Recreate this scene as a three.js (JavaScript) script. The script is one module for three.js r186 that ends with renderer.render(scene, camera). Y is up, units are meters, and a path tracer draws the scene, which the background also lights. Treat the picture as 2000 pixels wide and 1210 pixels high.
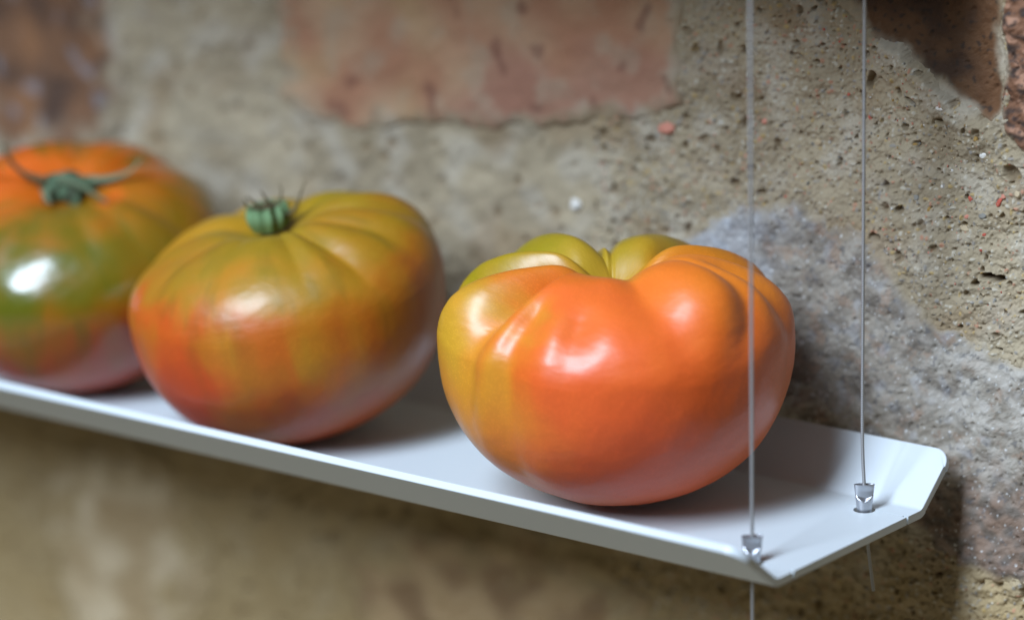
import * as THREE from 'three';
import { mergeGeometries } from 'three/addons/utils/BufferGeometryUtils.js';
import { Brush, Evaluator, SUBTRACTION } from 'three-bvh-csg';

// ------------------------------------------------------------------ camera, light, exposure
const scene = new THREE.Scene();
const renderer = new THREE.WebGLRenderer({ antialias: true });
renderer.setSize(1024, 619);
renderer.toneMapping = THREE.LinearToneMapping;
renderer.toneMappingExposure = 1;
renderer.shadowMap.enabled = true;
renderer.shadowMap.type = THREE.PCFSoftShadowMap;

const camera = new THREE.PerspectiveCamera(9.288, 1024 / 619, 0.1, 20);
const EYE = new THREE.Vector3(0.542378, 0.336844, 0.824583);
const LOOK = new THREE.Vector3(-0.602402, -0.262014, -0.753963);
camera.up.set(-0.147387, 0.964858, -0.217544);
camera.position.copy(EYE);
camera.lookAt(EYE.clone().add(LOOK));
camera.focus = 1.060;
camera.userData.fStop = 4.2;

scene.background = new THREE.Color(0.042, 0.033, 0.022);          // dim warm room air
// high window across the room, left of the viewer: cool daylight
const WINDOW = { x: -0.14, y: 1.72, z: 1.76, w: 0.66, h: 1.6, power: 36 };
const daylight = new THREE.RectAreaLight(new THREE.Color(0.80, 0.95, 1.15), WINDOW.power, WINDOW.w, WINDOW.h);
daylight.position.set(WINDOW.x, WINDOW.y, WINDOW.z);
daylight.lookAt(-0.1, 0.05, 0);
scene.add(daylight);

// ------------------------------------------------------------------ helpers
const clamp = (x, a = 0, b = 1) => Math.min(b, Math.max(a, x));
const mix = (a, b, t) => a + (b - a) * t;
const ss = (a, b, x) => { const t = clamp((x - a) / (b - a)); return t * t * (3 - 2 * t); };
const lin = (c) => { c /= 255; return c <= 0.04045 ? c / 12.92 : Math.pow((c + 0.055) / 1.055, 2.4); };
const rgb = (r, g, b) => [lin(r), lin(g), lin(b)];
const mix3 = (a, b, t) => [mix(a[0], b[0], t), mix(a[1], b[1], t), mix(a[2], b[2], t)];
function rng(seed) { let s = seed >>> 0; return () => { s = (s + 0x6d2b79f5) >>> 0; let t = Math.imul(s ^ (s >>> 15), 1 | s); t = (t + Math.imul(t ^ (t >>> 7), 61 | t)) ^ t; return ((t ^ (t >>> 14)) >>> 0) / 4294967296; }; }
function hash2(i, j, k) { let h = Math.imul(i, 374761393) + Math.imul(j, 668265263) + Math.imul(k, 2147483647 ^ 1274126177); h = Math.imul(h ^ (h >>> 13), 1274126177); h = Math.imul(h ^ (h >>> 15), 2246822519); return ((h ^ (h >>> 16)) >>> 0) / 4294967296; }
const PERM = (() => { const r = rng(77), p = [...Array(256).keys()]; for (let i = 255; i > 0; i--) { const j = Math.floor(r() * (i + 1)); [p[i], p[j]] = [p[j], p[i]]; } return Uint8Array.from([...p, ...p]); })();
function grad(h, x, y, z) { h &= 15; const u = h < 8 ? x : y, v = h < 4 ? y : h === 12 || h === 14 ? x : z; return ((h & 1) ? -u : u) + ((h & 2) ? -v : v); }
function noise(x, y, z = 0) {
  const X = Math.floor(x), Y = Math.floor(y), Z = Math.floor(z), a = X & 255, b = Y & 255, c = Z & 255;
  x -= X; y -= Y; z -= Z;
  const f = (t) => t * t * t * (t * (t * 6 - 15) + 10), u = f(x), v = f(y), w = f(z);
  const A = PERM[a] + b, AA = PERM[A & 255] + c, AB = PERM[(A + 1) & 255] + c, B = PERM[(a + 1) & 255] + b, BA = PERM[B & 255] + c, BB = PERM[(B + 1) & 255] + c;
  const P = (i) => PERM[i & 255];
  return mix(mix(mix(grad(P(AA), x, y, z), grad(P(BA), x - 1, y, z), u), mix(grad(P(AB), x, y - 1, z), grad(P(BB), x - 1, y - 1, z), u), v),
    mix(mix(grad(P(AA + 1), x, y, z - 1), grad(P(BA + 1), x - 1, y, z - 1), u), mix(grad(P(AB + 1), x, y - 1, z - 1), grad(P(BB + 1), x - 1, y - 1, z - 1), u), v), w);
}
function fbm(x, y, z, oct) { let s = 0, a = 1; for (let i = 0; i < oct; i++) { s += a * noise(x, y, z + i * 7.3); x *= 2.03; y *= 2.03; z *= 2.03; a *= 0.5; } return s; }
// scattered round spots: the largest (1 - d / r) of the spots near (x, y); returns [value, random of that spot]
function spots(x, y, cell, share, r0, r1, key) {
  const i0 = Math.floor(x / cell), j0 = Math.floor(y / cell);
  let best = 0, id = 0;
  for (let i = i0 - 1; i <= i0 + 1; i++) for (let j = j0 - 1; j <= j0 + 1; j++) {
    if (hash2(i, j, key) > share) continue;
    const cx = (i + 0.15 + 0.7 * hash2(i, j, key + 1)) * cell, cy = (j + 0.15 + 0.7 * hash2(i, j, key + 2)) * cell;
    const r = mix(r0, r1, Math.pow(hash2(i, j, key + 3), 2)), st = mix(0.6, 1.5, hash2(i, j, key + 5));
    const d = Math.hypot((x - cx) * st, (y - cy) / st) / r;
    if (1 - d > best) { best = 1 - d; id = hash2(i, j, key + 4); }
  }
  return [best, id];
}
const used = {};
function numbered(name) { const n = used[name] = (used[name] ?? -1) + 1; return n ? `${name}_${String(n).padStart(3, '0')}` : name; }
function mesh(name, geometry, material, parent) {
  const m = new THREE.Mesh(geometry, material);
  m.name = parent === scene ? numbered(name) : name; m.castShadow = m.receiveShadow = true;
  if (parent) parent.add(m);
  return m;
}
function thing(name, label, category, at = [0, 0, 0], group) {
  const o = new THREE.Group(); o.name = numbered(name); o.position.set(...at); o.userData = { label, category };
  if (group) o.userData.group = group;
  scene.add(o); return o;
}
// a grid of points as an indexed mesh; f(i, j, out) gives position, colour and uv
function gridGeometry(nx, ny, f, closed = false, keep) {
  const P = new Float32Array(nx * ny * 3), C = new Float32Array(nx * ny * 3), U = new Float32Array(nx * ny * 2), o = { p: [0, 0, 0], c: [1, 1, 1], uv: [0, 0] };
  for (let j = 0; j < ny; j++) for (let i = 0; i < nx; i++) { const k = j * nx + i; f(i, j, o); P.set(o.p, k * 3); C.set(o.c, k * 3); U.set(o.uv, k * 2); }
  const I = [];
  for (let j = 0; j < ny - 1; j++) for (let i = 0; i < nx - 1; i++) {
    const a = j * nx + i, b = a + 1, c = a + nx, d = c + 1;
    if (keep && !keep(a, b, c, d, P)) continue;
    I.push(a, b, d, a, d, c);
  }
  const g = new THREE.BufferGeometry();
  g.setAttribute('position', new THREE.BufferAttribute(P, 3));
  g.setAttribute('color', new THREE.BufferAttribute(C, 3));
  g.setAttribute('uv', new THREE.BufferAttribute(U, 2));
  g.setIndex(new THREE.BufferAttribute(Uint32Array.from(I), 1));
  g.computeVertexNormals();
  if (closed) { // the first and last column are one seam
    const N = g.attributes.normal;
    for (let j = 0; j < ny; j++) {
      const a = j * nx, b = a + nx - 1, v = new THREE.Vector3(N.getX(a) + N.getX(b), N.getY(a) + N.getY(b), N.getZ(a) + N.getZ(b)).normalize();
      N.setXYZ(a, v.x, v.y, v.z); N.setXYZ(b, v.x, v.y, v.z);
    }
  }
  return g;
}
function greyTexture(n, f, repeat = true) {
  const d = new Uint8Array(n * n * 4);
  for (let j = 0; j < n; j++) for (let i = 0; i < n; i++) { const v = f(i / n, j / n); const k = (j * n + i) * 4; const c = Array.isArray(v) ? v : [v, v, v]; for (let q = 0; q < 3; q++) d[k + q] = clamp(c[q]) * 255; d[k + 3] = 255; }
  const t = new THREE.DataTexture(d, n, n); t.magFilter = THREE.LinearFilter; t.minFilter = THREE.LinearMipmapLinearFilter; t.generateMipmaps = true;
  if (repeat) t.wrapS = t.wrapT = THREE.RepeatWrapping;
  t.needsUpdate = true; return t;
}
// periodic noise for tiling textures
const tileNoise = (u, v, f, z) => { const a = 2 * Math.PI * u, b = 2 * Math.PI * v, r = f / 6.283; return noise(r * Math.cos(a) + 20, r * Math.sin(a) + r * Math.cos(b) * 1.3 + 40, r * Math.sin(b) * 1.3 + z); };

// ------------------------------------------------------------------ floor below: pale warm screed that throws the daylight back up
{
  const g = new THREE.BoxGeometry(6, 0.1, 4.2); 
  const f = new THREE.Mesh(g, new THREE.MeshStandardMaterial({ name: 'pale_screed', color: new THREE.Color().setRGB(0.42, 0.345, 0.235), roughness: 0.9 }));
  f.name = 'floor'; f.position.set(0, -1.0, 2.0); f.userData = { label: 'pale warm floor far below the shelf, in front of the wall', category: 'floor', kind: 'structure' };
  f.castShadow = f.receiveShadow = true; scene.add(f);
}

// ------------------------------------------------------------------ wall
const WZ = -0.0600;                                             // mean plane of the mortar
const mm = 0.001;
const grainBump = greyTexture(512, (u, v) => 0.5 + 0.3 * tileNoise(u, v, 40, 3) + 0.25 * tileNoise(u, v, 90, 9) + 0.2 * tileNoise(u, v, 180, 5));
const wallMat = (name, rough, bump, tint = 1) => { const m = new THREE.MeshStandardMaterial({ name, vertexColors: true, color: new THREE.Color(tint, tint, tint), roughness: rough, bumpMap: grainBump, bumpScale: bump }); return m; };
const mortarMat = wallMat('mortar', 0.95, 0.00022); mortarMat.color.setRGB(0.92, 0.90, 0.835);
const stoneMat = wallMat('stone', 0.85, 0.0002, 1.15);
const brickMat = wallMat('brick', 0.92, 0.0002, 1.3);

const poly = (...v) => v.map(([x, y]) => [x * mm, y * mm]);
function sdPoly(x, y, P) {                                      // signed distance, positive inside
  let d = Infinity, inside = false;
  for (let i = 0, j = P.length - 1; i < P.length; j = i++) {
    const ax = P[i][0], ay = P[i][1], bx = P[j][0], by = P[j][1], ex = bx - ax, ey = by - ay, wx = x - ax, wy = y - ay;
    const t = clamp((wx * ex + wy * ey) / (ex * ex + ey * ey)), dx = wx - ex * t, dy = wy - ey * t;
    d = Math.min(d, dx * dx + dy * dy);
    if ((ay > y) !== (by > y) && x < ax + ((y - ay) / (by - ay)) * ex) inside = !inside;
  }
  return (inside ? 1 : -1) * Math.sqrt(d);
}
const N2 = (x, y, s, z = 0) => noise(x / s, y / s, z);
const greyBlue = rgb(150, 152, 156), pinkish = rgb(172, 136, 112), paleStone = rgb(196, 196, 194);
const STONES = [
  { name: 'stone', label: 'rough brown stone at the upper left above the calyx', mat: stoneMat, step: 1.2, proud: 2.2, rough: 1.6, edge: 6, wob: 9, smear: 16,
    poly: poly([-520, 175], [-520, 58], [-440, 56], [-360, 50], [-331, 58], [-322, 76], [-322, 92], [-329, 112], [-331, 175]),
    color: (x, y) => { let c = mix3(rgb(104, 72, 48), rgb(70, 50, 38), ss(-0.2, 0.5, N2(x, y, 0.014, 2))); c = mix3(c, rgb(122, 84, 54), ss(0.1, 0.5, N2(x, y, 0.02, 6))); return mix3(c, rgb(120, 118, 122), 0.6 * ss(0.25, 0.5, N2(x, y, 0.009, 8))); } },
  { name: 'brick', label: 'pinkish orange brick set in the mortar at the top', mat: brickMat, step: 1.2, proud: 1.2, rough: 0.9, edge: 4, wob: 5, smear: 8,
    poly: poly([-258, 175], [-257, 84], [-240, 79], [-215, 80.5], [-182, 84], [-150, 88], [-120, 94], [-99, 98], [-98, 120], [-104, 175]),
    color: (x, y, d) => {
      let c = mix3(rgb(148, 118, 92), rgb(138, 98, 74), ss(-0.3, 0.4, N2(x, y, 0.022, 11)));
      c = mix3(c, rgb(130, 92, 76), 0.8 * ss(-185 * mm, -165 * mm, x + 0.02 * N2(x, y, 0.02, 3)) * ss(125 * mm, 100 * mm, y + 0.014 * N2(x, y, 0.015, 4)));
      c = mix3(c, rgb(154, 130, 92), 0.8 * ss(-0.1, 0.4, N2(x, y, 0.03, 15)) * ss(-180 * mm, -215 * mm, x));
      c = mix3(c, rgb(140, 124, 104), 0.5 * ss(0.05, 0.55, N2(x, y, 0.012, 31) + 0.3 * N2(x, y, 0.004, 33)));
            return mix3(c, rgb(96, 60, 48), 0.6 * ss(0.3, 0.5, N2(x, y, 0.009, 18))); } },
  { name: 'stone', label: 'bluish grey granite stone beside the right end of the shelf', mat: stoneMat, step: 0.4, proud: 1.2, rough: 1.4, edge: 6, wob: 5, smear: 4.5,
    poly: poly([-112, 52], [-98, 63], [-83, 74], [-58, 80], [-46, 75], [-36, 73], [-27, 66], [-18, 55], [-9, 50], [6, 46], [24, 43], [44, 36], [44, -16], [14, -26], [-10, -20], [-34, -6], [-60, -2], [-90, 8], [-112, 20]),
    color: (x, y, d) => {
      let c = mix3(rgb(128, 120, 108), rgb(104, 96, 86), ss(-0.2, 0.5, N2(x, y, 0.008, 41)));
      c = mix3(c, rgb(148, 142, 132), 0.6 * ss(0.0, 0.5, N2(x, y, 0.006, 44) + 0.5 * N2(x, y, 0.0016, 46)));
      c = mix3(c, rgb(134, 108, 88), 0.5 * ss(0.12, 0.5, N2(x, y, 0.006, 47) + 0.4 * N2(x, y, 0.0014, 49)));
      c = mix3(c, rgb(150, 152, 156), 0.65 * ss(-58 * mm, -84 * mm, x + 0.012 * N2(x, y, 0.008, 51)) + 0.3 * ss(0.15, 0.45, N2(x, y, 0.005, 52)));
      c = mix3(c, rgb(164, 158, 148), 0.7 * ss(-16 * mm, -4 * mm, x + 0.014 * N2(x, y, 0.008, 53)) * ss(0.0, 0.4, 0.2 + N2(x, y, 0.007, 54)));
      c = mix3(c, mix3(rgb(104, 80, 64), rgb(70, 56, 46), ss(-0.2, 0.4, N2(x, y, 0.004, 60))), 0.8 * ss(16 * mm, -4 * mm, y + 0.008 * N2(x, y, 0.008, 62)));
      c = mix3(c, rgb(78, 78, 80), 0.6 * ss(0.3, 0.6, N2(x, y, 0.0024, 55) + 0.4 * N2(x, y, 0.0008, 56)));
            return mix3(c, rgb(196, 196, 194), 0.8 * ss(0.45, 0.65, N2(x, y, 0.0011, 57))); } },
  { name: 'stone', label: 'dark brown recessed stone at the top right', mat: stoneMat, step: 0.45, proud: -2.0, rough: 1.1, edge: 3, wob: 3.5, sink: 2.5, smear: 4,
    poly: poly([-66, 180], [-52, 145], [-43, 136], [-33, 128], [-17, 121], [-4, 113], [5, 109], [8, 112], [9, 130], [10, 180]),
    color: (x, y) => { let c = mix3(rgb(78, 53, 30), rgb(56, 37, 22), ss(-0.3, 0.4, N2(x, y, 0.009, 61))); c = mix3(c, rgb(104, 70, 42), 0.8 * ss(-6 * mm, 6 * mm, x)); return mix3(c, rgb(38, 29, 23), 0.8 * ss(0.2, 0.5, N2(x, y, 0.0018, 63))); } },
  { name: 'stone', label: 'reddish brown rough stone in the top right corner', mat: stoneMat, step: 0.4, proud: 1.2, rough: 2.2, edge: 3.4, wob: 3, smear: 2.5,
    poly: poly([9.5, 180], [9.5, 128], [7.5, 116], [10, 106], [17, 101], [40, 98], [70, 100], [70, 180]),
    color: (x, y) => { let c = mix3(rgb(104, 70, 48), rgb(56, 40, 31), ss(-0.15, 0.3, N2(x, y, 0.003, 71))); c = mix3(c, rgb(160, 120, 96), 0.7 * ss(0.1, 0.4, N2(x * 0.6, y, 0.0028, 73))); return mix3(c, rgb(50, 44, 44), 0.7 * ss(0.2, 0.45, N2(x, y, 0.0016, 75))); } },
  { name: 'stone', label: 'pale stone low on the left, out of focus below the shelf', mat: stoneMat, step: 1.2, proud: 3, rough: 2, edge: 12, wob: 10, smear: 22,
    poly: poly([-372, -58], [-352, -44], [-318, -40], [-300, -56], [-296, -84], [-306, -118], [-350, -128], [-374, -104]),
    color: (x, y) => mix3(rgb(186, 168, 138), rgb(156, 134, 100), ss(-0.3, 0.4, N2(x, y, 0.02, 81))) },
  { name: 'stone', label: 'brown blurred stone low on the wall left of the hanging cables', mat: stoneMat, step: 1.2, proud: 2.4, rough: 2, edge: 10, wob: 10, smear: 22,
    poly: poly([-238, -60], [-205, -44], [-150, -38], [-112, -52], [-104, -80], [-130, -112], [-200, -120], [-236, -100]),
    color: (x, y) => mix3(rgb(160, 134, 98), rgb(126, 100, 70), ss(-0.3, 0.4, N2(x, y, 0.016, 84))) },
];
function stoneSd(s, x, y) { return sdPoly(x + s.wob * 0.4 * mm * N2(x, y, 0.006, 90) + s.wob * 0.6 * mm * N2(x, y, 0.018, 91), y + s.wob * 0.4 * mm * N2(x, y, 0.006, 92) + s.wob * 0.6 * mm * N2(x, y, 0.018, 93), s.poly); }
for (const s of STONES) { const xs = s.poly.map((p) => p[0]), ys = s.poly.map((p) => p[1]); s.box = [Math.min(...xs) - 0.01, Math.max(...xs) + 0.01, Math.min(...ys) - 0.01, Math.max(...ys) + 0.01]; }
const swell = (x, y) => 2.2 * mm * fbm(x / 0.06, y / 0.06, 1, 2) + 1.0 * mm * N2(x, y, 0.016, 5)
  + 3.5 * mm * Math.exp(-((((x - y * -1.1) - 0.117) / 0.012) ** 2)) * ss(0.16, 0.12, y) * ss(0.09, 0.11, y);   // crumbled lip under the dark stone
const HOLES = [[6.6, 64.8, 4.2, 1.0, -0.1, 5], [1.5, 62.6, 1.3, 0.9, 0.5, 3], [19, 56.5, 3, 0.9, 0.1, 4], [-32, 71, 1.8, 1.3, 0, 3], [-24, 80, 1.2, 1.0, 0.7, 2.5], [13, 95, 3, 2.2, -0.6, 3], [-26, 50, 0.9, 2.2, -0.6, 2.5], [-33.5, 116.5, 1.3, 2.8, -0.3, 3], [-20, 112, 2.2, 0.9, -0.6, 3]];
function mortarAt(x, y, fine, o) {
  let z = swell(x, y), c = mix3(rgb(166, 153, 131), rgb(148, 135, 114), ss(-0.4, 0.4, N2(x, y, 0.03, 21)));
  c = mix3(c, rgb(178, 170, 158), 0.6 * ss(-0.1, 0.5, N2(x, y, 0.012, 22)));
  c = mix3(c, rgb(138, 116, 88), 0.5 * ss(0.1, 0.5, N2(x, y, 0.02, 24)));
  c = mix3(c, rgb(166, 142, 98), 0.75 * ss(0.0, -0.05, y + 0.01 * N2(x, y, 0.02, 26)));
  z += 1.1 * mm * N2(x, y, 0.0062, 6) + 0.8 * mm * N2(x, y, 0.0028, 7);
  let pit = 0;
  const [p1] = spots(x + 0.0006 * N2(x, y, 0.001, 2), y + 0.0006 * N2(x, y, 0.001, 4), 0.0068, 0.5, 0.0007, 0.0022, 100);
  pit = Math.max(pit, ss(0, 0.7, p1) * 1.9);
  if (fine) {
    const [p2] = spots(x, y, 0.0024, 0.5, 0.00035, 0.0008, 120); pit = Math.max(pit, ss(0, 0.7, p2) * 0.9);
    const [g1, id] = spots(x, y, 0.0017, 0.7, 0.0004, 0.0009, 140);
    z += 0.32 * mm * ss(0, 0.7, g1) + 0.42 * mm * N2(x, y, 0.0011, 8) + 0.14 * mm * N2(x, y, 0.0005, 9);
    if (g1 > 0.1) c = mix3(c, id < 0.3 ? rgb(190, 184, 172) : id < 0.45 ? rgb(140, 138, 138) : id < 0.56 ? rgb(182, 128, 104) : id < 0.66 ? rgb(176, 150, 96) : c, 0.75 * ss(0.1, 0.35, g1));
  } else { z += 0.5 * mm * N2(x, y, 0.0016, 8); if (p1 > 0.1 && hash2(Math.floor(x * 40), Math.floor(y * 40), 3) > 0.5) c = mix3(c, rgb(120, 100, 76), 0.5); }
  for (const [hx, hy, rx, ry, a, d] of HOLES) {
    const dx = x - hx * mm + 0.7 * mm * N2(x, y, 0.0022, 12), dy = y - hy * mm + 0.7 * mm * N2(x, y, 0.0022, 13);
    if (Math.abs(dx) > 0.009 || Math.abs(dy) > 0.009) continue;
    const u = (dx * Math.cos(a) + dy * Math.sin(a)) / (rx * mm), v = (-dx * Math.sin(a) + dy * Math.cos(a)) / (ry * mm);
    pit = Math.max(pit, d * ss(1.15, 0.6, Math.hypot(u, v)));
  }
  z -= pit * mm; if (pit > 0.2) c = mix3(c, rgb(120, 98, 68), 0.5 * clamp(pit));
  for (const s of STONES) {
    const b = s.box; if (x < b[0] || x > b[1] || y < b[2] || y > b[3]) continue;
    const d = stoneSd(s, x, y); z -= (s.sink ?? 4) * mm * (s.sink ? ss(-0.5 * mm, 4 * mm, d) : ss(2.5 * mm, 7 * mm, d)) + (s.sink ? 3.5 * mm * ss(-1.5 * mm, 3.5 * mm, d) : 0);
  }
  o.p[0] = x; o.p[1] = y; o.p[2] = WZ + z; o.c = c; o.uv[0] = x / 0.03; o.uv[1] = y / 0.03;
}
const wall = thing('wall', 'old rubble wall of stones, bricks and crumbling beige mortar behind the shelf', 'wall');
wall.userData.kind = 'structure';
{
  const patch = (x0, x1, y0, y1, step, fine) => { const nx = Math.round((x1 - x0) / step) + 1, ny = Math.round((y1 - y0) / step) + 1; return gridGeometry(nx, ny, (i, j, o) => mortarAt(mix(x0, x1, i / (nx - 1)), mix(y0, y1, j / (ny - 1)), fine, o)); };
  const FX0 = -0.132, FX1 = 0.03, FY0 = -0.066, FY1 = 0.15, S = 0.0012;
  const g = mergeGeometries([patch(FX0, FX1, FY0, FY1, 0.00032, true), patch(-0.5, FX0 + 0.0006, -0.21, 0.25, S), patch(FX1 - 0.0006, 0.16, -0.21, 0.25, S), patch(FX0, FX1, -0.21, FY0 + 0.0006, S), patch(FX0, FX1, FY1 - 0.0006, 0.25, S)]);
  mesh('mortar', g, mortarMat, wall);
}
const smearOut = { p: [0, 0, 0], c: [], uv: [0, 0] };
for (const s of STONES) {
  const [x0, x1, y0, y1] = s.box, st = s.step * mm, nx = Math.round((x1 - x0) / st) + 1, ny = Math.round((y1 - y0) / st) + 1;
  const g = gridGeometry(nx, ny, (i, j, o) => {
    const x = mix(x0, x1, i / (nx - 1)), y = mix(y0, y1, j / (ny - 1)), d = stoneSd(s, x, y);
    let z = WZ + swell(x, y) * (s.sink ? 0.3 : 0.8) + s.proud * mm * ss(-1 * mm, s.edge * mm, d) - 7 * mm * ss(1.2 * mm, -3.2 * mm, d);
    z += s.rough * mm * (0.8 * N2(x, y, 0.011, 30) + 0.5 * N2(x, y, 0.0042, 32) + 0.28 * N2(x, y, 0.0018, 34)) + (s.step < 1 ? s.rough * mm * (0.16 * N2(x, y, 0.0008, 36)) : 0);
    if (s.step < 1) { const [p] = spots(x, y, 0.004, 0.4, 0.0004, 0.0012, 160); z -= 0.8 * mm * ss(0, 0.7, p); }
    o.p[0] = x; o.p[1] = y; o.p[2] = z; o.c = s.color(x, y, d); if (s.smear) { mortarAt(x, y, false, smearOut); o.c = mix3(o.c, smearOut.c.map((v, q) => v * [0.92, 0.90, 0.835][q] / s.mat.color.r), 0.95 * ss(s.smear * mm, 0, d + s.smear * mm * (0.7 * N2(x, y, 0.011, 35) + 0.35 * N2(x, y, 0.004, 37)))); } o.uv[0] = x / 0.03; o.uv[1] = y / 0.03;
  }, false, (a, b, c, d, P) => Math.min(P[a * 3 + 2], P[d * 3 + 2]) > WZ - 0.0115);
  const m = mesh(s.name, g, s.mat, wall); m.userData.label = s.label;
}
// pebbles in the mortar that can be picked out, and the coarse sand between them
{
  const tone = { red: rgb(176, 84, 66), pink: rgb(190, 126, 106), white: rgb(214, 210, 202), ochre: rgb(150, 118, 62), grey: rgb(126, 123, 115), tan: rgb(176, 158, 128) };
  const mats = {}; for (const k in tone) mats[k] = new THREE.MeshStandardMaterial({ name: k + '_pebble', color: new THREE.Color().setRGB(...tone[k]), roughness: k === 'white' ? 0.4 : 0.8 });
  const lump = (seed) => { const g = new THREE.IcosahedronGeometry(1, 2), p = g.attributes.position; for (let i = 0; i < p.count; i++) { const v = new THREE.Vector3().fromBufferAttribute(p, i); v.multiplyScalar(1 + 0.35 * noise(v.x * 1.3 + seed * 5, v.y * 1.3, v.z * 1.3)); p.setXYZ(i, v.x, v.y, v.z); } g.computeVertexNormals(); return g; };
  const lumps = [1, 2, 3].map(lump), o = { p: [0, 0, 0], c: [], uv: [0, 0] };
  const list = [['red', -1.1, 86.2, 0.7, 0.9, 0.2], ['red', 8.2, 86.4, 1.7, 0.7, 1.0], ['pink', -7.7, 79.4, 1.1, 1.0, 0], ['red', 3.7, 76.6, 0.7, 0.5, 0.6], ['pink', 9.6, 88.2, 0.9, 0.7, 0.2], ['white', -9.2, 111.5, 1.7, 0.8, 0.15], ['white', 3.2, 99.2, 1.1, 0.9, 0.4],
    ['ochre', 1.8, 104, 0.8, 0.8, 0], ['tan', 14.5, 89.6, 0.9, 1.0, 0.3], ['ochre', -14.5, 81.4, 0.9, 0.6, 1.2], ['grey', -19, 84, 1.1, 0.9, 0.3], ['grey', 3.5, 82, 1.2, 0.8, 0.2], ['red', -35, 105.2, 0.6, 0.8, 0.1], ['white', -10.5, 88.5, 0.6, 0.6, 0], ['tan', -3, 77.4, 1.6, 0.9, -0.2], ['pink', -2, 81, 0.8, 0.6, 0.5],
    ['white', -138.5, 66.5, 2.2, 1.8, 0.2], ['pink', -104, 94, 3, 1.8, 0.2], ['tan', -52, 96, 1.2, 1, 0.2], ['red', -42, 111, 0.6, 0.5, 0.2], ['pink', -70, 100, 1.2, 0.8, 0.4], ['ochre', -20, 99, 0.8, 0.6, 0.4]];
  list.forEach(([k, x, y, a, b, t], i) => { mortarAt(x * mm, y * mm, true, o); const m = mesh('pebble', lumps[i % 3], mats[k], wall); m.position.set(x * mm, y * mm, o.p[2] - 0.1 * b * mm); m.scale.set(a * mm, b * mm, 0.6 * b * mm); m.rotation.z = t; });
  const R = rng(5), n = 2600, small = new THREE.IcosahedronGeometry(1, 1), im = new THREE.InstancedMesh(small, new THREE.MeshStandardMaterial({ name: 'sand', roughness: 0.85 }), n), M = new THREE.Matrix4(), q = new THREE.Quaternion(), col = new THREE.Color(), ks = ['tan', 'tan', 'grey', 'white', 'pink', 'ochre', 'tan', 'grey', 'tan', 'grey', 'tan', 'red', 'tan', 'tan', 'grey'];
  for (let i = 0; i < n; i++) {
    const x = mix(-0.13, 0.03, R()), y = mix(0.03, 0.15, R()); mortarAt(x, y, true, o);
    const r = mix(0.16, 0.5, R() ** 3) * mm, hidden = STONES.some((s) => stoneSd(s, x, y) > 0);
    q.setFromEuler(new THREE.Euler(R() * 6, R() * 6, R() * 6));
    M.compose(new THREE.Vector3(x, y, o.p[2] - (hidden ? 3 * mm : 0.2 * r)), q, new THREE.Vector3(r * mix(0.7, 1.4, R()), r, r * mix(0.6, 1, R())));
    im.setMatrixAt(i, M); const c = tone[ks[Math.floor(R() * ks.length)]], f = mix(0.7, 1.05, R()); im.setColorAt(i, col.setRGB(c[0] * f, c[1] * f, c[2] * f));
  }
  im.name = 'sand_grain'; im.userData.kind = 'stuff'; im.castShadow = im.receiveShadow = true; wall.add(im);
}

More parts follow.
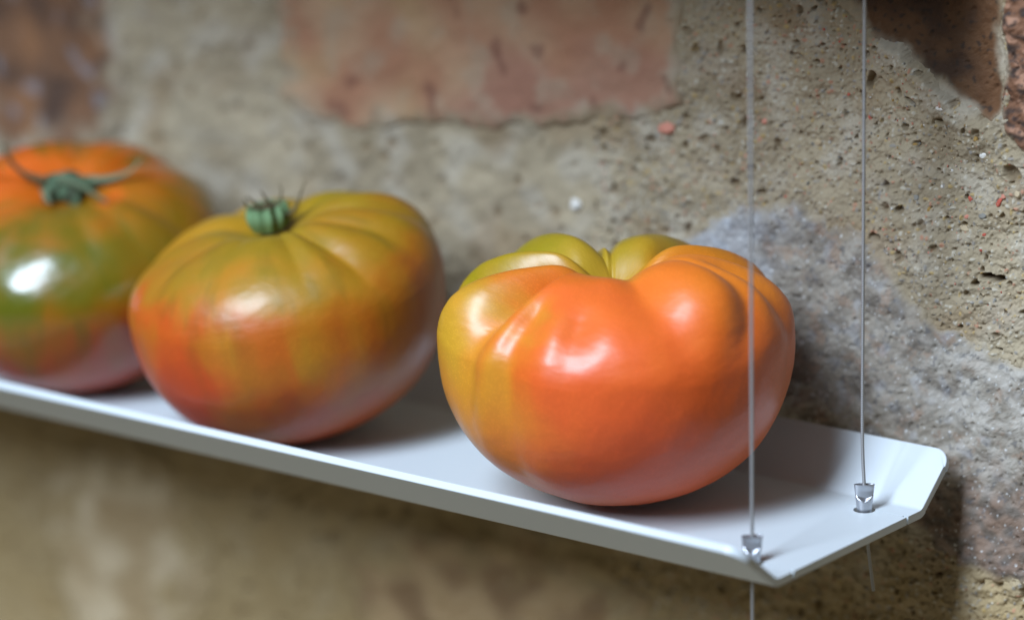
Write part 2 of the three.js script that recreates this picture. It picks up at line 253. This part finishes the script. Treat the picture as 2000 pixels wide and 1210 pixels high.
// ------------------------------------------------------------------ shelf: one folded sheet with two raised lips
const W = 0.07, HALF = 0.035, LIP = 0.0217, ANG = THREE.MathUtils.degToRad(38.7), T = 0.0023, LEN = 0.62, XH = -0.01325, ZB = -0.0266, ZF = 0.0281;
const plastic = new THREE.MeshPhysicalMaterial({ name: 'white_plastic', color: new THREE.Color().setRGB(0.55, 0.595, 0.62), roughness: 0.42, ior: 1.48, bumpMap: greyTexture(256, (u, v) => 0.5 + 0.4 * tileNoise(u, v, 14, 2)), bumpScale: 0.00004 });
function makeShelf(y, label) {
  const shelf = thing('hanging_shelf', label, 'shelf', [0, y, 0]);
  // base with the two bends, run along x
  const pts = [], R = 0.0026, NB = 8;
  const outer = [], inner = [];
  for (const s of [-1, 1]) for (let k = 0; k <= NB; k++) {
    const t = s < 0 ? 1 - k / NB : k / NB, a = ANG * t, zc = HALF - 0.0006, yc = T + R;           // bend centre above the sheet
    outer.push([s * (zc + (R + T) * Math.sin(a)), yc - (R + T) * Math.cos(a)]); inner.push([s * (zc + R * Math.sin(a)), yc - R * Math.cos(a)]);
  }
  const shape = new THREE.Shape([...outer, ...inner.reverse()].map(([z, yy]) => new THREE.Vector2(z, yy)));
  const g = new THREE.ExtrudeGeometry(shape, { depth: LEN, bevelEnabled: false }); g.rotateY(-Math.PI / 2);   // z -> -x, x -> z
  let brush = new Brush(g); brush.updateMatrixWorld();
  const ev = new Evaluator(); ev.useGroups = false; ev.attributes = ['position', 'normal', 'uv'];
  const cut = (geo, x, yy, z) => { geo.translate(x, yy, z); const b = new Brush(geo); b.updateMatrixWorld(); brush = ev.evaluate(brush, b, SUBTRACTION); };
  for (const z of [ZB, ZF]) { cut(new THREE.CylinderGeometry(0.0031, 0.0031, 0.01, 32), XH, 0, z); cut(new THREE.BoxGeometry(0.003, 0.01, 0.0009), 0, 0, Math.sign(z) * 0.0281); cut(new THREE.BoxGeometry(0.026, 0.0004, 0.00022), -0.008, T, Math.sign(z) * 0.0281); }
  const base = mesh('base_panel', brush.geometry, plastic, shelf);
  // lips: rounded outer corner, rounded long edge
  for (const s of [1, -1]) {
    const a = ANG, zc = HALF - 0.0006, yc = T + R, z0 = zc + (R + T) * Math.sin(a), y0 = yc - (R + T) * Math.cos(a);
    const L = LIP - 0.0016, r = 0.0055, b = 0.00035, sh = new THREE.Shape();
    sh.moveTo(-LEN + b, 0); sh.lineTo(-b, 0); sh.lineTo(-b, L - r); sh.absarc(-r - b, L - r - b, r, 0, Math.PI / 2, false); sh.lineTo(-LEN + b, L - b); sh.closePath();
    const lg = new THREE.ExtrudeGeometry(sh, { depth: T - 2 * b, bevelEnabled: true, bevelSize: b, bevelThickness: b, bevelSegments: 4, curveSegments: 20, bevelOffset: 0 });
    lg.translate(0, 0, b);                                        // x along shelf, y along lip, z through the sheet, 0 = outer face
    const dir = new THREE.Vector3(0, Math.sin(a), s * Math.cos(a)), inn = new THREE.Vector3(0, Math.cos(a), -s * Math.sin(a));
    const m = new THREE.Matrix4().makeBasis(new THREE.Vector3(1, 0, 0), dir, inn).setPosition(0, y0, s * z0);
    lg.applyMatrix4(m);
    if (s > 0) { const ix = lg.index; if (!ix) { const p = lg.attributes.position, n = p.count; for (const k of ['position', 'normal', 'uv']) { const at = lg.attributes[k], q = at.itemSize; for (let i = 0; i < n; i += 3) for (let c = 0; c < q; c++) { const t = at.array[(i + 1) * q + c]; at.array[(i + 1) * q + c] = at.array[(i + 2) * q + c]; at.array[(i + 2) * q + c] = t; } } } lg.deleteAttribute('normal'); lg.computeVertexNormals(); }
    mesh(s > 0 ? 'front_lip' : 'back_lip', lg, plastic, shelf);
  }
  return shelf;
}
makeShelf(0, 'white plastic shelf with raised lips, hung on cables and holding three tomatoes');
makeShelf(0.184, 'white plastic shelf on the same cables, above the picture, shading the top of the wall');

// ------------------------------------------------------------------ cables and their crimped ferrules
const steel = new THREE.MeshStandardMaterial({ name: 'steel_cable', color: new THREE.Color().setRGB(0.36, 0.355, 0.35), metalness: 0.6, roughness: 0.5, bumpMap: (() => { const t = greyTexture(64, (u, v) => 0.5 + 0.5 * Math.sin(2 * Math.PI * (3 * u + v))); t.repeat.set(170, 1); return t; })(), bumpScale: 0.00006 });
const alu = new THREE.MeshStandardMaterial({ name: 'aluminium', color: new THREE.Color().setRGB(0.52, 0.53, 0.56), metalness: 0.95, roughness: 0.34 });
function ferrule(parent, y0) {
  // a tube whose upper half is squashed flat by the crimping tool, leaving a V-shaped ledge
  const nx = 49, ny = 41, H = 0.0086;
  const g = gridGeometry(nx, ny, (i, j, o) => {
    const a = -2 * Math.PI * i / (nx - 1), v = j / (ny - 1), h = v * H, cx = Math.cos(a), cz = Math.sin(a);
    const ledge = 0.5 + 0.13 * Math.abs(cx) ** 1.2, f = ss(ledge - 0.05, ledge + 0.03, v);
    const rx = mix(0.0020, 0.0029, v), rz = mix(0.0019, 0.0007, f) + 0.0003 * ss(0.75, 1, v);
    const sx = Math.sign(cx) * Math.abs(cx) ** mix(1, 0.75, f);
    o.p[0] = rx * sx; o.p[1] = h; o.p[2] = rz * cz; o.c = [1, 1, 1]; o.uv[0] = i / 48; o.uv[1] = v;
  }, true);
  const cap = new THREE.CircleGeometry(1, 24); cap.rotateX(-Math.PI / 2); cap.scale(0.0029, 1, 0.001); cap.translate(0, H - 0.0002, 0);
  cap.setAttribute('color', new THREE.BufferAttribute(new Float32Array(cap.attributes.position.count * 3).fill(1), 3));
  const m = mesh('ferrule', mergeGeometries([g, cap]), alu, parent);
  m.position.set(0, y0, 0); m.rotation.y = 0.66; return m;
}
function cable(z, label, points) {
  const t = thing('hanging_cable', label, 'cable', [XH, 0, z], 'steel cables holding the shelf');
  const c = new THREE.CatmullRomCurve3(points.map((p) => new THREE.Vector3(...p)), false, 'catmullrom', 0.2);
  mesh('wire', new THREE.TubeGeometry(c, 260, 0.0005, 10), steel, t);
  ferrule(t, 0.0012);
  return t;
}
cable(ZF, 'thin steel cable at the front lip of the shelf, running on below it', [[0, 0.32, 0], [0, 0.2, 0], [0, 0.1, 0], [0, 0.03, 0], [0, 0.008, 0], [0, 0, 0], [0, -0.03, 0], [0, -0.15, 0]]);
cable(ZB, 'thin steel cable at the back of the shelf, nearest the wall', [[-0.0006, 0.32, 0], [-0.0006, 0.2, 0], [-0.0007, 0.1, 0], [-0.0008, 0.03, 0], [-0.0006, 0.018, 0], [0, 0.0085, 0], [0.0002, 0, 0], [0.0018, -0.012, 0], [0.0032, -0.021, 0]]);

// ------------------------------------------------------------------ tomatoes
const D = Math.PI / 180, YAW = 0.674;
const speck = greyTexture(1024, (u, v) => { const [g] = spots(u, v, 1 / 250, 0.5, 0.0011, 0.0024, 300), [d] = spots(u, v, 1 / 7, 0.3, 0.0022, 0.0048, 310); const k = 0.87 + 0.28 * ss(0.1, 0.7, g), q = 0.55 * ss(0.1, 0.6, d); return [k * (1 - q * 0.6), k * (1 - q * 0.7), k * (1 - q * 0.5)]; });
const skinBump = greyTexture(512, (u, v) => 0.5 + 0.35 * tileNoise(u, v, 60, 2) + 0.3 * tileNoise(u, v, 140, 7));
const angDiff = (a, b) => { let d = (a - b) % (2 * Math.PI); if (d > Math.PI) d -= 2 * Math.PI; if (d < -Math.PI) d += 2 * Math.PI; return d; };
// angles in degrees: 0 = towards the right end, 90 = towards the viewer, 180 = left, 270 = wall; phi from the top
function tomatoGeometry(s, NU, NV) {
  const G = s.grooves.map((g) => ({ a: g[0] * D, depth: g[1], w: g[2], end: g[3] * D, skew: (g[4] ?? 0) * D, start: (g[5] ?? 4) * D, soft: ((g[6] ?? 1.4) * D) ** 2 }));
  G.sort((a, b) => a.a - b.a); G.forEach((g, i) => { const n = G[(i + 1) % G.length], l = G[(i + G.length - 1) % G.length]; g.right = Math.abs(angDiff(n.a, g.a)); g.left = Math.abs(angDiff(g.a, l.a)); });
  const B = s.bulges.map((b) => ({ a: b[0] * D, h: b[1], w: b[2] * D, phi: b[3] * D, wp: b[4] * D }));
  const C = s.colors.map((c) => ({ a: c[0] * D, p: c[1] * D, w: (c[3] ?? 28) * D, c: rgb(...c[2]) }));
  const at = (phi, th) => {
    const sp = Math.sin(phi), cp = Math.cos(phi);
    let r = s.a * Math.pow(sp, phi < Math.PI / 2 ? s.shoulder ?? 0.86 : s.taper ?? 0.95), y = cp > 0 ? s.top * s.a * Math.pow(cp, 0.9) : -s.bot * s.a * Math.pow(-cp, s.square ?? 0.85);
    y -= s.dimple * s.a * Math.exp(-((r / (s.dimpleR * s.a)) ** 2));
    if (cp < 0) y = Math.max(y, -s.bot * s.a * 0.93 + 0.06 * s.a * Math.exp(-((r / (0.25 * s.a)) ** 2))) * 0.6 + y * 0.4;
    let d = 0;
    const ph = Math.min(phi, 2.2);
    for (const g of G) {                                        // rounded lobes that meet in a crease
      const e = angDiff(th, g.a + g.skew * (ph - 1)), gap = (e > 0 ? g.right : g.left) * g.w, q = 2 * (Math.sqrt(e * e + g.soft) - Math.sqrt(g.soft)) / gap;
      if (q < 1) d -= g.depth * ss(g.start, g.start + 24 * D, phi) * (1 - ss(g.end * 0.4, g.end, phi)) * Math.pow(1 - q, 2.2);
    }
    for (const b of B) { const e = angDiff(th, b.a), f = phi - b.phi; d += b.h * Math.exp(-((e / b.w) ** 2) - ((f / b.wp) ** 2)); }
    d += 0.012 * noise(sp * Math.cos(th) * 1.6 + s.seed, cp * 1.6, sp * Math.sin(th) * 1.6) * sp;
    d += (0.004 * noise(sp * Math.cos(th) * 5, cp * 5 + s.seed, sp * Math.sin(th) * 5) + 0.0012 * noise(sp * Math.cos(th) * 14, cp * 14 + s.seed, sp * Math.sin(th) * 14)) * ss(0.1, 0.4, sp);
    d *= s.a;
    return [(r + d * Math.max(sp, 0.25) * ss(0, 0.35, sp)), y + d * cp * 0.95];
  };
  const g = gridGeometry(NU + 1, NV + 1, (i, j, o) => {
    const th = 2 * Math.PI * (i % NU) / NU, phi = clamp(Math.PI * j / NV, 0.0005, Math.PI - 0.0005), [r, y] = at(phi, th);
    o.p[0] = r * Math.cos(th); o.p[1] = y; o.p[2] = r * Math.sin(th);
    const sx = Math.sin(phi) * Math.cos(th), sy = Math.cos(phi), sz = Math.sin(phi) * Math.sin(th);
    let W = 0, c = [0, 0, 0];
    const m = s.mottle ?? 1, jx = m * (0.34 * noise(sx * 2.6 + s.seed, sy * 2.6, sz * 2.6) + 0.12 * noise(sx * 9, sy * 3.5 + s.seed, sz * 9)), jy = m * (0.42 * noise(sx * 2.8, sy * 2 + s.seed, sz * 2.8 + 9) + 0.26 * noise(sx * 6.5, sy * 1.6 + s.seed, sz * 6.5 + 3) + 0.07 * noise(sx * 19, sy * 4 + s.seed, sz * 19));
    for (const k of C) {
      const dot = Math.sin(phi + jy) * Math.sin(k.p) * Math.cos(th + jx - k.a) + Math.cos(phi + jy) * Math.cos(k.p), e = Math.acos(clamp(dot, -1, 1));
      const w = Math.exp(-((e / k.w) ** 2)) + 1e-5 / (0.05 + e * e); W += w; for (let q = 0; q < 3; q++) c[q] += w * k.c[q];
    }
    c = c.map((v) => v / W);
    // short streaks of darker green running down from the shoulder
    const st = ss(0.0, 0.7, noise(Math.cos(th) * 7 + s.seed, phi * 2.2, Math.sin(th) * 7) + 0.35 * noise(Math.cos(th) * 22, phi * 4, Math.sin(th) * 22 + s.seed)) * s.streak * ss(0.15, 0.5, phi) * (1 - ss(1.3, 2, phi));
    c = mix3(c, rgb(86, 88, 14), st);
    o.c = c; o.uv[0] = i / NU * 2; o.uv[1] = j / NV;
  }, true);
  return { geometry: g, at };
}
function makeTomato(s, label, NU, NV) {
  const { geometry, at } = tomatoGeometry(s, NU, NV), e = new THREE.Euler(s.tilt * D, YAW + (s.turn ?? 0) * D, s.roll * D, 'YXZ');
  const m4 = new THREE.Matrix4().makeRotationFromEuler(e), v = new THREE.Vector3(), p = geometry.attributes.position; let lo = 9;
  for (let i = 0; i < p.count; i++) lo = Math.min(lo, v.fromBufferAttribute(p, i).applyMatrix4(m4).y);
  const t = thing('tomato', label, 'tomato', [s.x, T - lo - 0.0003, s.z]);
  t.rotation.copy(e);
  const skin = new THREE.MeshPhysicalMaterial({ name: 'tomato_skin', vertexColors: true, map: speck, roughness: s.rough, ior: 1.42, clearcoat: s.coat ?? 0.35, clearcoatRoughness: s.coatRough ?? 0.16, bumpMap: skinBump, bumpScale: 0.00006 });
  mesh('flesh', geometry, skin, t);
  return { t, at };
}
const curved = (pts, r0, r1, n = 24) => {                       // a tapering dried sepal
  const c = new THREE.CatmullRomCurve3(pts.map((p) => new THREE.Vector3(...p)));
  const fr = c.computeFrenetFrames(n, false);
  return gridGeometry(9, n + 1, (i, j, o) => {
    const u = j / n, q = c.getPointAt(u), a = 2 * Math.PI * i / 8, r = mix(r0, r1, u), N = fr.normals[j], Bn = fr.binormals[j], flat = 0.35;
    const x = Math.cos(a + u * 1.5) * r, y = Math.sin(a + u * 1.5) * r * flat;
    o.p = [q.x + N.x * x + Bn.x * y, q.y + N.y * x + Bn.y * y, q.z + N.z * x + Bn.z * y]; o.c = [1, 1, 1]; o.uv = [i / 8, u];
  }, true);
};
const stemMat = new THREE.MeshStandardMaterial({ name: 'green_stem', vertexColors: true, roughness: 0.8 });
const sepalMat = new THREE.MeshStandardMaterial({ name: 'dried_sepal', color: new THREE.Color().setRGB(...rgb(84, 74, 46)), roughness: 0.9, side: THREE.DoubleSide });
const greenSepal = new THREE.MeshStandardMaterial({ name: 'green_sepal', color: new THREE.Color().setRGB(...rgb(96, 110, 84)), roughness: 0.85, side: THREE.DoubleSide });

// tomato at the right end, red in front, green behind, deeply ribbed
const T3 = { seed: 3.3, a: 0.0500, x: -0.0768, z: 0.0030, top: 0.49, bot: 0.94, dimple: 0.27, dimpleR: 0.22, taper: 0.94, shoulder: 0.95, tilt: 4, roll: 0, rough: 0.42, coat: 0.25, coatRough: 0.26, mottle: 0.7, streak: 0.0,
  grooves: [[150, 0.21, 1.2, 122, 2, 4, 4], [130, 0.075, 1.2, 165, 2, 28, 4.5], [107, 0.045, 0.8, 100, 0, 34, 4], [71, 0.062, 1.1, 100, -10, 4, 6], [37, 0.058, 1, 104, 26, 4, 4], [12, 0.05, 1, 130, 6, 20, 3], [190, 0.16, 1.1, 115, 8, 4, 2.5], [214, 0.15, 1.1, 110, 6, 4, 2.5], [257, 0.13, 1, 115, 2, 4, 2], [268, 0.09, 1.1, 110, 0, 4, 2], [322, 0.15, 1, 120, 0], [346, 0.08, 1, 120, 0]],
  bulges: [[262.5, -0.12, 6, 42, 26], [46, 0.13, 26, 40, 24], [292, -0.01, 16, 42, 22], [92, -0.01, 24, 36, 24], [10, 0.0, 24, 70, 36], [170, 0.06, 16, 55, 24], [202, 0.03, 12, 45, 22], [236, 0.03, 16, 42, 22]],
  colors: [[90, 60, [232, 104, 44], 30], [90, 95, [222, 86, 34], 34], [90, 125, [212, 84, 40], 34], [60, 40, [224, 108, 32], 24], [45, 90, [212, 92, 30], 30], [30, 45, [222, 128, 34], 26], [10, 90, [206, 106, 34], 28], [120, 75, [216, 100, 30], 16], [128, 60, [206, 140, 34], 9], [139, 88, [204, 142, 34], 13], [145, 115, [208, 130, 34], 22], [150, 66, [216, 112, 38], 11], [170, 72, [204, 150, 44], 22], [160, 108, [210, 134, 44], 20], [185, 90, [190, 152, 34], 24], [175, 45, [200, 132, 36], 16], [150, 30, [220, 100, 30], 14], [195, 55, [132, 124, 14], 20], [215, 50, [150, 130, 16], 20], [240, 50, [140, 128, 16], 22], [262, 45, [126, 118, 14], 20], [290, 50, [128, 120, 14], 24], [240, 15, [170, 138, 36], 18], [320, 60, [210, 120, 30], 22], [110, 160, [206, 104, 50], 30], [200, 130, [206, 140, 50], 30]] };
const t3 = makeTomato(T3, 'large ribbed tomato with a red front, nearest the right end of the shelf', 560, 280);
{ const [, y] = t3.at(0.02, 0), g = new THREE.SphereGeometry(0.0016, 16, 8); g.scale(1, 0.3, 1); g.translate(0, y + 0.0002, 0); mesh('stem_scar', g, new THREE.MeshStandardMaterial({ name: 'corky_scar', color: new THREE.Color().setRGB(...rgb(120, 90, 52)), roughness: 0.95 }), t3.t); }

// tomato in the middle, olive shoulders, stub of stalk
const T2 = { seed: 8.1, a: 0.0472, x: -0.1968, z: 0.0080, top: 0.55, bot: 0.90, dimple: 0.17, dimpleR: 0.26, taper: 0.92, tilt: 3, roll: 9, rough: 0.46, coat: 0.4, coatRough: 0.32, mottle: 1.2, streak: 0.3,
  grooves: [[75, 0.03, 0.8, 75, 0], [52, 0.06, 1, 90, -8], [26, 0.035, 1, 90, -8], [115, 0.02, 0.8, 70, 0], [150, 0.03, 0.8, 80, 6], [195, 0.05, 0.9, 90, 0], [330, 0.07, 1, 95, 0], [0, 0.05, 1, 95, -6], [240, 0.05, 0.9, 90, 0], [290, 0.06, 0.9, 90, 0]],
  bulges: [[340, 0.08, 30, 45, 30], [180, -0.03, 40, 45, 30], [15, 0.05, 26, 60, 36]],
  colors: [[165, 62, [168, 112, 24], 18], [100, 30, [140, 116, 18], 24], [80, 50, [150, 116, 18], 22], [60, 45, [160, 122, 20], 22], [130, 50, [150, 118, 22], 22], [160, 45, [170, 108, 24], 22], [30, 45, [164, 112, 18], 24], [0, 50, [140, 112, 14], 28], [300, 40, [150, 128, 16], 30], [220, 40, [176, 128, 24], 30], [60, 66, [180, 118, 22], 22], [95, 64, [184, 118, 24], 18], [130, 62, [180, 104, 24], 18], [20, 62, [160, 104, 18], 24], [150, 85, [200, 80, 24], 22], [125, 78, [196, 84, 24], 16], [105, 100, [172, 104, 14], 12], [110, 125, [160, 100, 12], 12], [85, 95, [186, 88, 18], 16], [140, 115, [186, 62, 14], 22], [95, 150, [170, 60, 10], 28], [60, 90, [172, 100, 14], 18], [40, 100, [150, 88, 12], 18], [20, 80, [170, 72, 14], 24], [50, 130, [164, 78, 16], 26], [0, 110, [150, 76, 18], 30]] };
const t2 = makeTomato(T2, 'round olive and orange tomato with a green stem stub, middle of the three', 400, 200);
{
  const [, y] = t2.at(0.25, 1), g = gridGeometry(61, 22, (i, j, o) => {
    const a = -2 * Math.PI * i / 60, v = j / 21, prof = v < 0.8 ? 0.0046 + 0.0010 * Math.sin(v * 3.6) : 0.0053 * Math.sqrt(Math.max(0, 1 - ((v - 0.8) / 0.2) ** 2)), rib = 1 + 0.2 * Math.cos(a * 9) * (0.4 + v) * (v < 0.85 ? 1 : 0.4) + 0.05 * Math.cos(a * 4 + 1);
    o.p[0] = prof * rib * Math.cos(a); o.p[1] = y - 0.0012 + 0.0078 * Math.min(v / 0.85, 1) - 0.0012 * ss(0.8, 1, v); o.p[2] = prof * rib * Math.sin(a);
    o.c = mix3(mix3(rgb(84, 106, 52), rgb(106, 138, 96), ss(0.1, 0.6, v)), rgb(70, 62, 34), ss(0.8, 0.92, v) * 0.9 + 0.25 * ss(0, -0.8, Math.cos(a * 9))); o.uv = [i / 60, v];
  }, true);
  mesh('stem', g, stemMat, t2.t);
  const yy = y + 0.006;
  for (const [pts, r] of [[[[0.0015, yy - 0.001, 0.002], [0.0005, yy + 0.003, 0.0024], [-0.0006, yy + 0.0056, 0.002]], 0.0014], [[[-0.002, yy - 0.001, 0.001], [-0.0035, yy + 0.0025, 0.001], [-0.0052, yy + 0.0042, 0.001]], 0.0011], [[[0.005, yy - 0.004, 0], [0.0085, yy - 0.002, 0], [0.0105, yy + 0.0015, 0], [0.013, yy + 0.0055, -0.001]], 0.0012], [[[0.003, yy - 0.002, -0.003], [0.005, yy + 0.003, -0.004], [0.0046, yy + 0.0045, -0.0045]], 0.0009], [[[-0.004, yy - 0.002, -0.002], [-0.006, yy, -0.004], [-0.0066, yy + 0.002, -0.004]], 0.0012]]) mesh('sepal', curved(pts, r * 1.5, 0.0004), sepalMat, t2.t);
}

// tomato at the left, dark green shoulder in front, dried sepals
const T1 = { seed: 5.7, a: 0.0464, x: -0.2880, z: 0.0050, top: 0.58, bot: 0.86, dimple: 0.13, dimpleR: 0.28, taper: 0.9, tilt: 21, roll: 0, rough: 0.3, coat: 0.6, coatRough: 0.16, mottle: 1.0, streak: 0.7,
  grooves: [[74, 0.022, 1, 60, 0, 8, 3], [116, 0.02, 1, 60, 0, 8, 4], [48, 0.022, 1, 70, 0, 8, 4], [20, 0.035, 0.9, 80, 0], [318, 0.07, 0.9, 90, 0], [275, 0.05, 0.9, 80, 0], [150, 0.03, 0.9, 80, 0], [210, 0.05, 0.9, 80, 0]],
  bulges: [[0, 0.03, 34, 60, 36]],
  colors: [[100, 35, [90, 96, 14], 22], [85, 54, [78, 88, 14], 28], [120, 54, [70, 90, 16], 26], [60, 60, [110, 96, 12], 22], [90, 76, [132, 98, 14], 18], [65, 76, [136, 92, 14], 18], [115, 70, [104, 98, 16], 16], [70, 90, [160, 76, 18], 18], [100, 95, [186, 82, 22], 18], [120, 80, [130, 100, 16], 16], [35, 70, [120, 92, 10], 24], [40, 100, [150, 58, 12], 24], [80, 125, [168, 56, 22], 30], [130, 120, [176, 60, 24], 28], [10, 50, [136, 88, 12], 26], [60, 28, [156, 102, 18], 18], [200, 25, [214, 92, 20], 22], [230, 50, [206, 90, 22], 26], [280, 50, [150, 104, 14], 24], [320, 40, [196, 80, 16], 20], [340, 60, [130, 88, 10], 24], [140, 25, [196, 96, 20], 18], [170, 55, [190, 100, 20], 24]] };
const t1 = makeTomato(T1, 'glossy dark green and red tomato with curling dried sepals, leftmost on the shelf', 400, 200);
{
  const [, y] = t1.at(0.2, 1), g = gridGeometry(61, 22, (i, j, o) => {
    const a = -2 * Math.PI * i / 60, v = j / 21, prof = 0.0060 * Math.sqrt(Math.max(0, 1 - v * v)) + 0.0002, rib = 1 + 0.22 * Math.cos(a * 5 + 0.6) + 0.1 * Math.cos(a * 11);
    o.p[0] = prof * rib * Math.cos(a) * 1.25; o.p[1] = y - 0.001 + 0.0065 * v + 0.001 * Math.cos(a * 7) * (1 - v); o.p[2] = prof * rib * Math.sin(a);
    o.c = mix3(rgb(70, 92, 66), rgb(44, 50, 30), ss(0.1, 0.7, Math.cos(a * 8 + v * 4))); o.uv = [i / 60, v];
  }, true);
  mesh('stem', g, stemMat, t1.t);
  const yy = y + 0.003;
  for (const [pts, r, mt] of [[[[-0.006, yy, 0], [-0.012, yy + 0.001, -0.002], [-0.017, yy + 0.006, -0.003], [-0.0185, yy + 0.012, -0.003]], 0.0018, sepalMat], [[[0.006, yy, -0.001], [0.013, yy, -0.001], [0.02, yy + 0.002, -0.002], [0.0235, yy + 0.0058, -0.003]], 0.0019, greenSepal], [[[-0.002, yy + 0.003, 0.003], [0.004, yy + 0.0028, 0.006], [0.0095, yy + 0.001, 0.009], [0.0135, yy - 0.0006, 0.011]], 0.0017, greenSepal], [[[-0.006, yy - 0.001, 0.004], [-0.0055, yy, 0.008], [-0.004, yy - 0.001, 0.0105]], 0.0015, greenSepal]]) mesh('sepal', curved(pts, r, 0.0005), mt, t1.t);
}

renderer.render(scene, camera);
